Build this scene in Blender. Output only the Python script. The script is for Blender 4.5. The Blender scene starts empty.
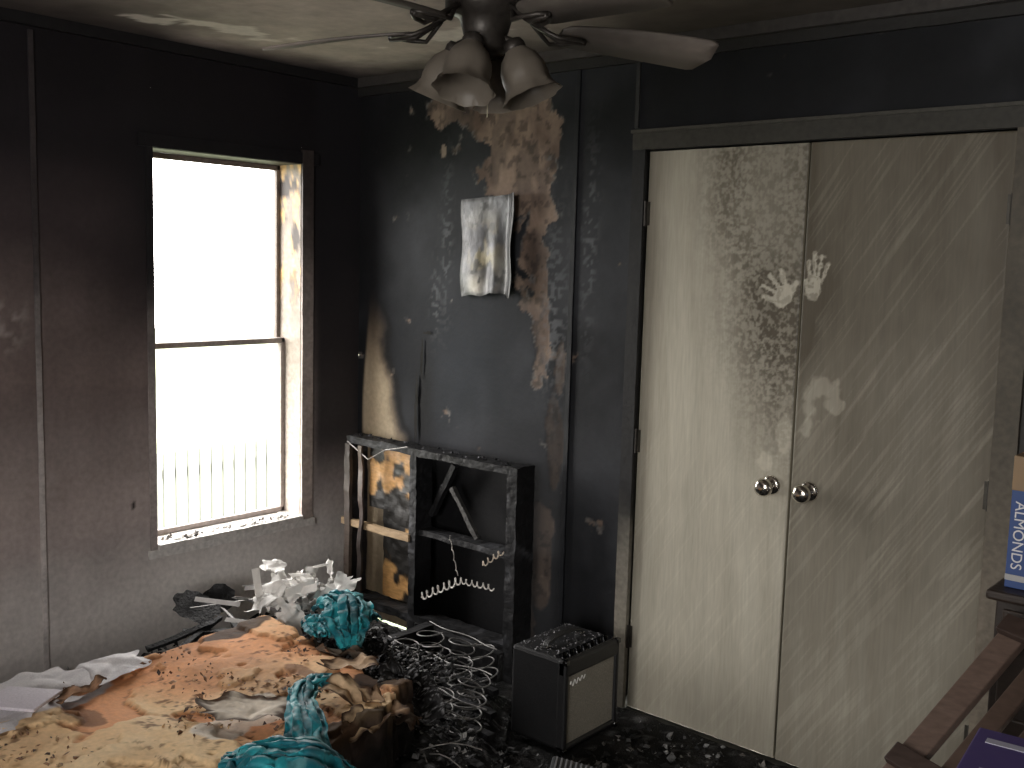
import bpy, math, random
import numpy as np
from mathutils import Matrix, Vector, Euler, noise as mnoise
random.seed(7); rng=np.random.RandomState(11)
scene=bpy.context.scene
scene.view_settings.view_transform='Standard'
scene.view_settings.exposure=0.0
# ------------------------------------------------------------ camera
F=1034.0
C=Vector((3.66,-3.18,1.67))
R=Matrix.Rotation(math.radians(40.5),3,'Z')@Matrix.Rotation(math.pi/2+math.radians(-6.67),3,'X')@Matrix.Rotation(math.radians(1.57),3,'Z')
cam=bpy.data.cameras.new('camera'); co=bpy.data.objects.new('camera',cam)
scene.collection.objects.link(co); co.matrix_world=Matrix.Translation(C)@R.to_4x4()
cam.sensor_width=36; cam.lens=36*F/1024; cam.clip_start=0.05; scene.camera=co
def m3(rot):
    return np.array(rot.to_matrix()) if isinstance(rot,Euler) else np.array(rot.to_3x3())
# ------------------------------------------------------------ numpy noise
TAB=rng.rand(8,256,256)
def vn(x,y,s=0):
    T=TAB[s%8]; x=np.asarray(x,float)+17.3*s; y=np.asarray(y,float)+9.1*s
    xi=np.floor(x).astype(int); yi=np.floor(y).astype(int); fx=x-xi; fy=y-yi
    fx=fx*fx*(3-2*fx); fy=fy*fy*(3-2*fy)
    a=T[yi&255,xi&255]; b=T[yi&255,(xi+1)&255]; c=T[(yi+1)&255,xi&255]; d=T[(yi+1)&255,(xi+1)&255]
    return (a*(1-fx)+b*fx)*(1-fy)+(c*(1-fx)+d*fx)*fy
def fbm(x,y,f=1,o=4,s=0):
    r=0;a=1;t=0
    for i in range(o):
        r=r+a*vn(np.asarray(x)*f,np.asarray(y)*f,s+i); t+=a; a*=.5; f=f*2.03
    return r/t
def sm(a,b,x):
    t=np.clip((x-a)/(b-a),0,1); return t*t*(3-2*t)
def mix(a,b,t):
    a=np.asarray(a,float); b=np.asarray(b,float); t=np.asarray(t)[...,None]
    return a*(1-t)+b*t
def blobs(x,y,L):
    r=np.zeros(np.broadcast(x,y).shape)
    for cx,cy,sx,sy in L: r=np.maximum(r,np.exp(-(((x-cx)/sx)**2+((y-cy)/sy)**2)))
    return r
def cap(x,y,ax,ay,bx,by,r):
    dx,dy=bx-ax,by-ay; t=np.clip(((x-ax)*dx+(y-ay)*dy)/(dx*dx+dy*dy+1e-9),0,1)
    return np.sqrt((x-ax-t*dx)**2+(y-ay-t*dy)**2)-r
# ------------------------------------------------------------ mesh building
def build_arrays(name,V,Q,Cc,mat,parent=None,smooth=False,tris=None):
    me=bpy.data.meshes.new(name)
    V=np.asarray(V,np.float32).reshape(-1,3); n=len(V)
    me.vertices.add(n); me.vertices.foreach_set('co',V.ravel())
    q=np.asarray(Q,np.int32).reshape(-1,4) if Q is not None and len(Q) else np.zeros((0,4),np.int32)
    t=np.asarray(tris,np.int32).reshape(-1,3) if tris is not None and len(tris) else np.zeros((0,3),np.int32)
    loops=np.concatenate([q.ravel(),t.ravel()]); me.loops.add(len(loops)); me.loops.foreach_set('vertex_index',loops)
    starts=np.concatenate([np.arange(len(q))*4,len(q)*4+np.arange(len(t))*3]).astype(np.int32)
    me.polygons.add(len(q)+len(t)); me.polygons.foreach_set('loop_start',starts)
    me.polygons.foreach_set('use_smooth',np.full(len(q)+len(t),smooth))
    me.update(calc_edges=True); me.validate()
    at=me.color_attributes.new('Col','FLOAT_COLOR','POINT')
    CC=np.ones((n,4),np.float32); CC[:,:3]=np.asarray(Cc,np.float32).reshape(-1,3); at.data.foreach_set('color',CC.ravel())
    me.materials.append(mat)
    ob=bpy.data.objects.new(name,me); scene.collection.objects.link(ob)
    if parent: ob.parent=parent
    return ob
class MB:
    def __init__(s): s.V=[];s.Q=[];s.T=[];s.C=[];s.n=0
    def add(s,V,Q=None,T=None,col=(.5,.5,.5)):
        V=np.asarray(V,float).reshape(-1,3); c=np.asarray(col,float)
        if c.ndim==1: c=np.tile(c,(len(V),1))
        s.V.append(V); s.C.append(c.reshape(-1,3))
        if Q is not None and len(Q): s.Q.append(np.asarray(Q,int).reshape(-1,4)+s.n)
        if T is not None and len(T): s.T.append(np.asarray(T,int).reshape(-1,3)+s.n)
        s.n+=len(V)
    def grid(s,P,col,wrap=False,mask=None):
        P=np.asarray(P,float); a,b=P.shape[:2]
        I=np.arange(a*b).reshape(a,b)
        if wrap: I=np.concatenate([I,I[:,:1]],1)
        Q=np.stack([I[:-1,:-1],I[:-1,1:],I[1:,1:],I[1:,:-1]],-1).reshape(-1,4)
        if mask is not None: Q=Q[mask.reshape(-1)[Q].all(1)]
        c=np.asarray(col,float)
        if c.ndim==3: c=c.reshape(-1,3)
        s.add(P.reshape(-1,3),Q,None,c)
    def box(s,lo,hi,col,rot=None,piv=None):
        lo=np.array(lo,float);hi=np.array(hi,float)
        V=np.array([[ (lo,hi)[i][0],(lo,hi)[j][1],(lo,hi)[k][2]] for i in(0,1) for j in(0,1) for k in(0,1)])
        if rot is not None:
            c=(lo+hi)/2 if piv is None else np.array(piv); V=(V-c)@m3(rot).T+c
        Q=[[0,1,3,2],[4,6,7,5],[0,4,5,1],[2,3,7,6],[0,2,6,4],[1,5,7,3]]
        s.add(V,Q,None,col)
    def bbox(s,lo,hi,col,bev=.004,rot=None,piv=None):
        lo=np.array(lo,float);hi=np.array(hi,float);c=(lo+hi)/2;h=(hi-lo)/2
        bev=min(bev,h.min()*.9); M=None if rot is None else m3(rot)
        pc=c if piv is None else np.array(piv)
        for ax in range(3):
            for sg in(-1,1):
                u,v=(ax+1)%3,(ax+2)%3
                ts=[np.array([-h[k],-h[k]+bev,h[k]-bev,h[k]]) for k in(u,v)]
                P=np.zeros((4,4,3))
                for i in range(4):
                    for j in range(4):
                        P[i,j,u]=ts[0][i];P[i,j,v]=ts[1][j];e=(i in(0,3))+(j in(0,3))
                        P[i,j,ax]=sg*h[ax]
                        if e:
                            inn=np.clip(P[i,j],-(h-bev),(h-bev)); d=P[i,j]-inn; P[i,j]=inn+d/np.linalg.norm(d)*bev
                P=P+c
                if M is not None: P=(P-pc)@M.T+pc
                if sg<0: P=P[::-1]
                s.grid(P,col)
    def rbox(s,lo,hi,colfn,seg=.02,amp=.006,freq=14,rot=None,piv=None):
        lo=np.array(lo,float);hi=np.array(hi,float);c=(lo+hi)/2
        M=None if rot is None else m3(rot); pc=c if piv is None else np.array(piv)
        for ax in range(3):
            u,v=(ax+1)%3,(ax+2)%3
            nu=max(2,min(60,int((hi[u]-lo[u])/seg)+1));nv=max(2,min(60,int((hi[v]-lo[v])/seg)+1))
            for sg in(0,1):
                U,Vv=np.meshgrid(np.linspace(lo[u],hi[u],nu+1),np.linspace(lo[v],hi[v],nv+1),indexing='ij')
                P=np.zeros(U.shape+(3,));P[...,u]=U;P[...,v]=Vv;P[...,ax]=(lo,hi)[sg][ax]
                D=np.array([[mnoise.noise_vector(Vector(p)*freq) for p in r] for r in P])
                D+=.5*np.array([[mnoise.noise_vector(Vector(p)*freq*2.7) for p in r] for r in P])
                P=P+D*amp
                if M is not None: P=(P-pc)@M.T+pc
                cc=colfn(P) if callable(colfn) else np.tile(np.asarray(colfn,float),P.shape[:2]+(1,))
                if sg==0: P=P[::-1];cc=cc[::-1]
                s.grid(P,cc)
    def tube(s,pts,r,col,k=6,caps=False):
        pts=np.asarray(pts,float);n=len(pts);r=np.broadcast_to(r,(n,))
        T=np.gradient(pts,axis=0);T/=np.linalg.norm(T,axis=1)[:,None]+1e-9
        a=np.array([0,0,1.]) if abs(T[0][2])<.9 else np.array([1.,0,0])
        P=np.zeros((n,k,3)); N=np.cross(T[0],a);N/=np.linalg.norm(N)
        for i in range(n):
            N=N-T[i]*N.dot(T[i]);N/=np.linalg.norm(N)+1e-9;B=np.cross(T[i],N)
            for j in range(k):
                t=2*math.pi*j/k;P[i,j]=pts[i]+r[i]*(math.cos(t)*N+math.sin(t)*B)
        if caps: P=np.concatenate([np.tile(pts[0],(1,k,1)),P,np.tile(pts[-1],(1,k,1))])
        s.grid(P,col,wrap=True)
    def lathe(s,prof,org,col,k=28,M=None,ruffle=None):
        prof=np.asarray(prof,float);t=np.arange(k)*2*math.pi/k
        P=np.zeros((len(prof),k,3))
        for i,(r,z) in enumerate(prof):
            rr=r*np.ones(k)
            if ruffle: rr=rr*(1+ruffle[0]*(i/(len(prof)-1))**3*np.cos(ruffle[1]*t))
            P[i,:,0]=rr*np.cos(t);P[i,:,1]=rr*np.sin(t);P[i,:,2]=z
        if M is not None: P=P@m3(M).T
        s.grid(P+np.array(org),col,wrap=True)
    def chip(s,p,size,col,flat=.3):
        V=rng.randn(6,3)*.15+np.array([[1,0,0],[-1,0,0],[0,1,0],[0,-1,0],[0,0,flat],[0,0,-flat]])
        V*=size*(.6+.8*rng.rand(3))*np.array([1,.7,1])
        V=V@np.array(Euler((rng.randn()*.5,rng.randn()*.5,rng.rand()*6.3)).to_matrix()).T+p
        s.add(V,None,[[0,2,4],[2,1,4],[1,3,4],[3,0,4],[2,0,5],[1,2,5],[3,1,5],[0,3,5]],np.array(col)*(.7+.6*rng.rand()))
    def sheet(s,c,sx,sy,rot,amp,freq,colfn,n=40,curl=0,seed=0,jag=.15,soft=False):
        u,v=np.meshgrid(np.linspace(-1,1,n),np.linspace(-1,1,n),indexing='ij')
        ang=np.arctan2(v,u);e=1-jag+jag*2*(vn(np.cos(ang)*3+5,np.sin(ang)*3+5,seed)-.3)
        rr=np.maximum(np.abs(u),np.abs(v))/np.maximum(np.hypot(u,v),1e-6);rr=rr*.6+.4
        x=u*sx*e*rr;y=v*sy*e*rr
        wx=x*freq+2*fbm(x,y,freq*.6,2,seed);wy=y*freq+2*fbm(x,y,freq*.6,2,seed+1)
        if soft: h=amp*(1.6*np.sin(wx*2.2+1.5*np.sin(wy*1.3))*.5+.8*np.sin(wy*3.1+2*fbm(wx,wy,.5,2,seed))*.5+1.2*(1-np.abs(2*fbm(wx,wy,.6,2,seed+2)-1)))
        else: h=amp*(2*np.abs(2*fbm(wx,wy,.5,3,seed+2)-1)+.5*np.sin(wx*3+wy))
        h=h+curl*(u*u+v*v)
        hx=amp*1.2*(fbm(wx,wy,.8,2,seed+3)-.5);
        P=np.stack([x+hx,y-hx,h],-1);P=P@np.array(Euler(rot).to_matrix()).T+np.array(c)
        col=colfn(u,v,h) if callable(colfn) else np.tile(np.asarray(colfn,float),(n,n,1))
        s.grid(P,col)
    def drape(s,path,width,colfn,amp=.015,nf=5,seed=0,n=120,m=60):
        path=np.asarray(path,float);k=np.linspace(0,len(path)-1,n);P0=np.stack([np.interp(k,np.arange(len(path)),path[:,i]) for i in range(3)],-1)
        for _ in range(8): P0[1:-1]=(P0[:-2]+2*P0[1:-1]+P0[2:])/4
        W=np.interp(k,np.arange(len(path)),width)
        T=np.gradient(P0,axis=0);T/=np.linalg.norm(T,axis=1)[:,None];S=np.cross(T,[0,0,1.]);S/=np.linalg.norm(S,axis=1)[:,None]+1e-9;U=np.cross(S,T)
        a=np.linspace(-1,1,m);A,K=np.meshgrid(a,np.linspace(0,1,n))
        wob=fbm(K*7+A,A*2.0,1,3,seed)*9
        f=np.sin(A*nf*math.pi*.5+wob)*.6+np.abs(np.sin(A*nf*1.1+wob*1.3+2))*.7+.9*(fbm(A*4,K*14,1,3,seed+2)-.5)
        edge=1+.3*(fbm(K*9,A*0+seed,1,3,seed+1)-.5)*2
        x=A*W[:,None]*edge; hgt=amp*f+ .6*W[:,None]*(1-A**2)*.5
        P=P0[:,None]+S[:,None]*x[...,None]+U[:,None]*hgt[...,None]+S[:,None]*(amp*.6*np.cos(A*nf*3+wob))[...,None]
        s.grid(P,colfn(A,K*3,f))
    def build(s,name,mat,parent=None,smooth=False):
        return build_arrays(name,np.concatenate(s.V),np.concatenate(s.Q) if s.Q else None,np.concatenate(s.C),mat,parent,smooth,np.concatenate(s.T) if s.T else None)
def empty(name,loc=(0,0,0)):
    e=bpy.data.objects.new(name,None);scene.collection.objects.link(e);e.empty_display_size=.1;e.location=(0,0,0);return e
# ------------------------------------------------------------ materials
def vmat(name,rough=.7,bs=60,bd=.3,var=.25,metal=0,spec=.5,dist=.004,kind='noise',trans=0,grain=None,sheen=0,rvar=.15):
    m=bpy.data.materials.new(name);m.use_nodes=True;nt=m.node_tree;N=nt.nodes;L=nt.links;b=N['Principled BSDF']
    at=N.new('ShaderNodeAttribute');at.attribute_name='Col'
    tc=N.new('ShaderNodeNewGeometry')
    no=N.new('ShaderNodeTexNoise');no.inputs['Scale'].default_value=bs;no.inputs['Detail'].default_value=5
    src=tc.outputs['Position']
    if grain:
        mp=N.new('ShaderNodeMapping');mp.inputs['Scale'].default_value=grain;L.new(src,mp.inputs['Vector']);L.new(mp.outputs[0],no.inputs['Vector'])
    else: L.new(src,no.inputs['Vector'])
    mr=N.new('ShaderNodeMapRange');mr.inputs['From Min'].default_value=.25;mr.inputs['From Max'].default_value=.75
    mr.inputs['To Min'].default_value=1-var;mr.inputs['To Max'].default_value=1+var;L.new(no.outputs['Fac'],mr.inputs['Value'])
    vm=N.new('ShaderNodeVectorMath');vm.operation='SCALE';L.new(at.outputs['Color'],vm.inputs[0]);L.new(mr.outputs[0],vm.inputs['Scale'])
    L.new(vm.outputs[0],b.inputs['Base Color'])
    h=no.outputs['Fac']
    if kind=='char':
        vo=N.new('ShaderNodeTexVoronoi');vo.feature='DISTANCE_TO_EDGE';vo.inputs['Scale'].default_value=bs*.8;L.new(src,vo.inputs['Vector'])
        ma=N.new('ShaderNodeMath');ma.operation='MULTIPLY_ADD';L.new(vo.outputs['Distance'],ma.inputs[0]);ma.inputs[1].default_value=1.0;L.new(no.outputs['Fac'],ma.inputs[2]);h=ma.outputs[0]
    if bd>0:
        bu=N.new('ShaderNodeBump');bu.inputs['Strength'].default_value=bd;bu.inputs['Distance'].default_value=dist;L.new(h,bu.inputs['Height']);L.new(bu.outputs[0],b.inputs['Normal'])
    r2=N.new('ShaderNodeMapRange');r2.inputs['To Min'].default_value=max(.03,rough-rvar);r2.inputs['To Max'].default_value=min(1,rough+rvar);L.new(no.outputs['Fac'],r2.inputs['Value']);L.new(r2.outputs[0],b.inputs['Roughness'])
    b.inputs['Metallic'].default_value=metal;b.inputs['Specular IOR Level'].default_value=spec
    if sheen: b.inputs['Sheen Weight'].default_value=sheen
    return m
M_wall=vmat('sooty_wall_paint',.72,45,.3,.15,spec=.25)
M_ceil=vmat('sooty_ceiling_paint',.9,30,.3,.10,spec=.2)
M_door=vmat('door_veneer',.5,14,.10,.10,spec=.35,grain=(9,9,.7),dist=.002)
M_trim=vmat('scorched_trim',.55,50,.3,.25,spec=.3)
M_char=vmat('charred_wood',.6,40,.6,.5,spec=.3,dist=.005,kind='char')
M_foam=vmat('scorched_foam',.85,70,.5,.12,spec=.2,dist=.004)
M_ash=vmat('ash_and_cinders',.75,90,.9,.5,spec=.35,dist=.008)
M_cloth=vmat('crumpled_cloth',.62,180,.2,.14,spec=.3,sheen=.15,dist=.002)
M_paper=vmat('paper_and_plaster',.7,60,.2,.08,spec=.3)
M_metal=vmat('dull_steel_wire',.45,80,.3,.4,metal=.4)
M_chrome=vmat('polished_nickel',.15,30,.05,.1,metal=1,rvar=.08)
M_bronze=vmat('sooty_fan_metal',.45,60,.3,.3,metal=.5)
M_blade=vmat('fan_blade_laminate',.55,30,.15,.2)
M_tolex=vmat('black_vinyl',.45,260,.5,.3,spec=.5,dist=.0015)
M_grille=vmat('grille_cloth',.7,420,.7,.6,spec=.4,dist=.002)
M_wood=vmat('stained_wood',.45,16,.2,.25,grain=(2,6,6),dist=.002)
M_card=vmat('printed_cardboard',.55,40,.05,.06)
M_grass=vmat('grass',.95,20,.3,.3)
M_carpet=vmat('burnt_carpet',.95,160,1,.6,spec=.2,dist=.008)
mg=vmat('frosted_shade_glass',.45,30,.1,.12,spec=.5)
nt=mg.node_tree;b=nt.nodes['Principled BSDF'];o=[n for n in nt.nodes if n.type=='OUTPUT_MATERIAL'][0]
tl=nt.nodes.new('ShaderNodeBsdfTranslucent');tl.inputs[0].default_value=(.20,.18,.15,1);mx=nt.nodes.new('ShaderNodeMixShader');mx.inputs[0].default_value=.45
nt.links.new(b.outputs[0],mx.inputs[1]);nt.links.new(tl.outputs[0],mx.inputs[2]);nt.links.new(mx.outputs[0],o.inputs[0]);M_shade=mg

# ============================================================ ROOM
H=2.47;XR=4.4;YF=-4.8
def surf(name,pieces,mapfn,colfn,mat,res=.01):
    mb=MB()
    for a0,a1,b0,b1 in pieces:
        na=max(2,int((a1-a0)/res)+1);nb=max(2,int((b1-b0)/res)+1)
        A,B=np.meshgrid(np.linspace(a0,a1,na),np.linspace(b0,b1,nb),indexing='ij')
        c,h=colfn(A,B);mb.grid(mapfn(A,B,h),c)
    return mb.build(name,mat,smooth=True)
def c_back(x,z):
    n=fbm(x,z,2.2,5,1);n2=fbm(x,z,9,4,2);n3=fbm(x,z,34,3,3)
    c=mix((.011,.0118,.0142),(.031,.033,.038),sm(.35,.68,n))
    c=c*(.7+.6*n2)[...,None]
    up=sm(1.7,2.45,z);c=c*(1-.3*up)[...,None]
    mid=blobs(x,z,[(.72,1.2,.35,.4)]);c=c+mid[...,None]*np.array([.008,.0105,.015])
    h=.0015*n2
    st=fbm(x*9,z*.7,1,3,4);c=c*(.8+.4*st)[...,None]
    # bare tan-brown panelling where the paper burnt away
    f=blobs(x,z,[(.56,2.30,.12,.08),(.72,2.26,.17,.12),(.88,2.19,.15,.16),(1.0,2.2,.13,.20),(.99,2.0,.12,.20),(1.05,1.8,.07,.28),(.86,2.05,.12,.13),(1.08,1.5,.04,.24)])+(fbm(x,z,11,6,5)-.5)*1.35
    m=sm(.40,.44,f);rim=np.exp(-((f-.41)/.03)**2)
    br=mix((.10,.070,.055),(.25,.185,.145),sm(.3,.7,fbm(x,z,6,4,6)));br=mix(br,(.02,.018,.018),sm(.57,.67,n3)*.55)
    br=mix(br,(.03,.026,.026),sm(.52,.64,fbm(x*1.3,z*.6,9,3,1))*.45)
    c=mix(c,br,m);c=mix(c,(.19,.18,.17),rim*.6*sm(.4,.6,n3));h=h-.003*m
    f=blobs(x,z,[(1.17,.95,.05,.3),(1.12,.5,.09,.28),(1.19,1.25,.03,.15),(1.02,.2,.10,.15)])+(fbm(x,z,8,5,7)-.5)*.9
    m=sm(.48,.56,f);c=mix(c,br*.36,m*.8);h=h-.002*m
    f=blobs(x,z,[(.56,1.75,.03,.3),(1.15,1.5,.06,.35),(1.31,1.75,.035,.3),(.5,1.5,.03,.15)])*sm(.52,.66,fbm(x,z,60,2,2))
    c=mix(c,(.12,.125,.135),f*.6)
    f=blobs(x,z,[(.53,2.13,.02,.04)])+(n3-.5)*.3;c=mix(c,(.25,.20,.16),sm(.5,.6,f))
    # unburnt cream V next to the corner
    t=np.clip((1.56-z)/.65,0,1.6);w=(fbm(x,z,7,5,3)-.5)*.10
    xr=.13+.20*t+w;xl=.045+.02*np.sin(z*5)
    m=sm(0,.05+.05*t,xr-x)*sm(0,.02,x-xl)*sm(0,.6,t)
    cr=mix((.13,.095,.07),(.50,.41,.29),sm(.05,.85,t)*sm(.0,.13,xr-x+.01))
    c=mix(c,cr,m);rim=np.exp(-((x-xr)/.018)**2)*sm(0,.3,t);c=mix(c,(.007,.006,.006),rim*.7)
    c=mix(c,np.array((.006,.006,.007)),.9*blobs(x,z,[(.44,1.05,.07,.3)]))
    c=mix(c,(.005,.005,.006),.95*sm(.42,.56,x)*sm(1.16,1.05,x)*sm(.9,.8,z))
    c=mix(c,(.007,.007,.008),.6*blobs(x,z,[(.05,2.1,.14,.6),(.9,.8,.35,.3)]))
    c=mix(c,(.10,.09,.075),sm(2.83,2.9,x)*.7*(1-up))
    return np.clip(c,0.003,1),h
surf('wall_back',[(0,1.55,0,H),(1.55,2.80,2.085,H),(2.80,XR,0,H)],lambda a,b,h:np.stack([a,-h,b],-1),c_back,M_wall,.009)
WY0,WY1,WZ0,WZ1=-1.04,-.335,.52,2.07
def c_left(y,z):
    n=fbm(y,z,1.6,5,2);n2=fbm(y,z,8,4,3);n1=fbm(y*.3,z*3.5,1,4,5);nv=fbm(y*12,z*.8,1,3,1)
    zz=z+(n-.5)*.6+(n1-.5)*.35
    c=mix((.62,.58,.56),(.32,.275,.265),sm(.30,.80,zz))
    c=mix(c,(.160,.126,.120),sm(.80,1.25,zz));c=mix(c,(.040,.031,.033),sm(1.25,1.8,zz));c=mix(c,(.012,.010,.012),sm(1.75,2.1,z))
    c=c*(.62+.76*n1)[...,None]*(.85+.3*n2)[...,None]*(.85+.3*nv)[...,None]
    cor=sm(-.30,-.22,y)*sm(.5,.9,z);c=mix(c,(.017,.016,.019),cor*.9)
    d=np.maximum(np.maximum(WY0-y,y-WY1),0);dz=np.maximum(z-WZ1,0)
    hal=np.exp(-((d/.14)**2+(dz/.2)**2))*sm(1.2,1.9,z);c=mix(c,(.012,.011,.013),hal*.85)
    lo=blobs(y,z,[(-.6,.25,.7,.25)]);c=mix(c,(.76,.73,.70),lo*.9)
    f=blobs(y,z,[(-1.66,1.37,.09,.05),(-1.6,1.45,.06,.04)])*sm(.5,.65,fbm(y,z,30,3,6));c=mix(c,(.4,.36,.35),f*.8)
    f=blobs(y,z,[(-1.16,.80,.008,.07),(-1.14,.70,.008,.02)])+(n2-.5)*.5;c=mix(c,(.012,.01,.01),sm(.6,.7,f))
    return np.clip(c,.004,1),.001*n2
surf('wall_left',[(YF,WY0,0,H),(WY0,WY1,0,WZ0),(WY0,WY1,WZ1,H),(WY1,0,0,H)],lambda a,b,h:np.stack([h,a,b],-1),c_left,M_wall,.014)
def c_plain(a,b):
    n=fbm(a,b,1.5,4,3);return mix((.12,.11,.10),(.2,.19,.17),n)*(1.2-.8*sm(1.2,2.4,b))[...,None],0*a
surf('wall_right',[(YF,0,0,H)],lambda a,b,h:np.stack([0*a+XR,a,b],-1),c_plain,M_wall,.1)
surf('wall_front',[(0,2.5,0,H),(3.9,XR,0,H),(2.5,3.9,0,.8),(2.5,3.9,2.15,H)],lambda a,b,h:np.stack([a,0*a+YF,b],-1),c_plain,M_wall,.1)  # opening made in the unseen wall to let fill light in
def c_ceil(x,y):
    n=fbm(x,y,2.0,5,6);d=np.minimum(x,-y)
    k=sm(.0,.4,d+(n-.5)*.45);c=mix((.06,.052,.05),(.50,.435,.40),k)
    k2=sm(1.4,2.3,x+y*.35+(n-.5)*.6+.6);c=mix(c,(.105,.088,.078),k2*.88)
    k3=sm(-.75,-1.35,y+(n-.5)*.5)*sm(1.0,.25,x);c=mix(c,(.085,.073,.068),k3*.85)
    n3=fbm(x,y,14,4,1);c=c*(.74+.52*n3)[...,None]
    f=blobs(x,y,[(1.0,-.45,.3,.12),(.4,-.9,.10,.2),(.3,-1.2,.08,.1)])+(n3-.5)*1.2;c=mix(c,(.78,.72,.68),sm(.55,.62,f)*.8)
    return np.clip(c,0,.9),0*x
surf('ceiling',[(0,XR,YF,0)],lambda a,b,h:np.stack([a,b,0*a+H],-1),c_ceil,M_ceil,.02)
def c_floor(x,y):
    n=fbm(x,y,9,5,4);c=mix((.006,.006,.006),(.035,.033,.032),sm(.4,.8,n))
    c=mix(c,(.14,.14,.14),sm(.66,.74,fbm(x,y,40,3,5))*.5);return c,.02*fbm(x,y,14,4,2)
surf('floor',[(0,XR,YF,0)],lambda a,b,h:np.stack([a,b,h-.02],-1),c_floor,M_carpet,.02)
mb=MB();cl=(.1,.1,.09);mb.box((1.48,.62,-.05),(2.88,.66,H),cl);mb.box((1.48,.004,-.05),(1.54,.62,H),cl);mb.box((2.82,.004,-.05),(2.88,.62,H),cl);mb.box((1.48,-.0,-.06),(2.88,.64,-.02),cl);mb.box((1.48,.004,2.12),(2.88,.64,2.2),cl);mb.build('wall_closet',M_wall)
def soot_col(base,dark,zlo,zhi,seed=0):
    def f(P):
        n=fbm(P[...,0]*1+P[...,1],P[...,2],9,4,seed)
        return mix(base,dark,sm(zlo,zhi,P[...,2]+(n-.5)*.5))*(.7+.6*n)[...,None]
    return f
mb=MB();cf=soot_col((.26,.24,.20),(.018,.018,.019),.3,.9)
mb.rbox((1.505,-.022,0),(1.558,-.001,2.15),cf,.03,.001)
mb.rbox((2.798,-.022,0),(2.866,-.001,2.15),soot_col((.22,.19,.15),(.09,.078,.06),.4,1.3),.03,.001)
mb.rbox((1.505,-.024,2.086),(2.866,-.002,2.15),(.040,.038,.032),.03,.001)
mb.rbox((1.50,-.032,2.145),(2.870,-.002,2.156),(.06,.057,.048),.03,.001)
mb.build('trim_closet',M_trim)
mb=MB()
mb.rbox((1.228,-.012,0),(1.248,-.001,2.42),(.014,.015,.018),.03,.0015)
mb.rbox((1.50,-.010,2.165),(1.515,-.001,2.42),(.035,.035,.035),.03,.001)
mb.build('trim_1',M_trim)
mb=MB();mb.rbox((.001,-1.503,0),(.008,-1.485,2.42),soot_col((.50,.46,.45),(.045,.038,.04),.6,1.8),.03,.001);mb.build('trim_2',M_trim)
mb=MB();mb.rbox((.0,-.05,2.43),(XR,-.001,2.469),(.05,.045,.042),.05,.0015);mb.rbox((.0,-.02,2.395),(XR,-.001,2.43),(.022,.021,.02),.05,.0015)
mb.rbox((.001,-3.5,2.43),(.035,-.05,2.469),(.015,.014,.015),.05,.001);mb.build('trim_crown',M_trim)

# ============================================================ CLOSET DOORS
def c_door(x,z):
    n=fbm(x,z,2.5,5,2);n3=fbm(x,z,75,3,4);g=fbm(x*38,z*1.4,1,4,6)
    gr=fbm(x*26+1.2*np.sin(z*3+x*5),z*1.6,1,3,1)
    base=mix((.49,.455,.37),(.60,.57,.475),gr)
    left=x<2.172
    s=np.where(left,.16+.22*sm(1.2,2.08,z)+.14*sm(.35,0,z)+.2*sm(.5,.1,z)*n,.70+.18*sm(1.0,2.08,z)-.18*sm(.9,.2,z))
    s=s+(n-.5)*.24
    s=s+.25*np.exp(-((x-1.56)/.02)**2)+.14*np.exp(-((x-1.6)/.06)**2)
    xc=1.89+.13*sm(1.9,1.5,z)+.1*sm(1.5,1.0,z);band=np.exp(-((x-xc)/(.10+.05*sm(1.9,1.4,z)))**2)*sm(.95,1.5,z)
    spk=sm(.36,.64,.6*n3+.4*fbm(x,z,130,2,5))
    s=s+np.where(left,band*(.30*spk+.14),0)
    s=s+np.where(left,.42*sm(1.88,2.17,x)*sm(.55,1.4,z)*(.65+.5*spk),0)
    s=s+np.where(left,0,.08*np.exp(-((x-2.18)/.03)**2)*1+.10*sm(2.7,2.79,x))
    u=x*.85-z*.53;v=x*.53+z*.85
    stz=sm(.58,.74,fbm(u*95,v*5.0,1,3,3))*sm(.38,.58,fbm(x,z,2.6,3,5));s=s-np.where(left,.0,.10*stz)
    stz=sm(.66,.74,fbm(u*130+3,v*3.0,1,2,6));s=s-np.where(left,.06*stz*sm(1.3,.8,z),.07*stz)
    d=np.full(x.shape,9.)
    hp=[(2.100,1.575,2.118,1.60,.030),(2.085,1.575,2.040,1.58,.008),(2.085,1.595,2.030,1.62,.008),(2.095,1.61,2.053,1.655,.008),(2.115,1.62,2.097,1.668,.008),(2.13,1.58,2.152,1.63,.009),
        (2.212,1.60,2.220,1.635,.022),(2.200,1.65,2.192,1.700,.007),(2.214,1.66,2.212,1.725,.0075),(2.228,1.66,2.236,1.718,.0075),(2.24,1.645,2.258,1.69,.007),(2.196,1.60,2.186,1.64,.008)]
    for q in hp: d=np.minimum(d,cap(x,z,*q))
    wob=(n3-.5)*.02;hand=sm(.003,-.003,d+wob)*(.45+.45*sm(.35,.5,n3))
    au=blobs(x,z,[(2.10,1.58,.1,.10),(2.24,1.60,.06,.12),(2.2,1.45,.06,.12)]);s=s+.14*au*(1-hand)
    sd=blobs(x,z,[(2.27,1.30,.05,.06),(2.22,1.22,.04,.08),(2.30,1.24,.05,.035),(2.14,1.15,.04,.12),(2.08,1.02,.04,.05)])+(fbm(x,z,20,4,2)-.5)*1.3
    s=s-.26*sm(.5,.75,sd)
    dr=sm(.62,.7,fbm(x*40,z*2,1,3,7))*blobs(x,z,[(2.2,1.3,.12,.3)]);s=s+.2*dr
    s=np.clip(s,.03,.93);s=s*(1-hand*.9)
    c=mix(base,(.064,.050,.032),s)
    c=c*(.93+.14*g)[...,None]
    return c,0*x
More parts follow.
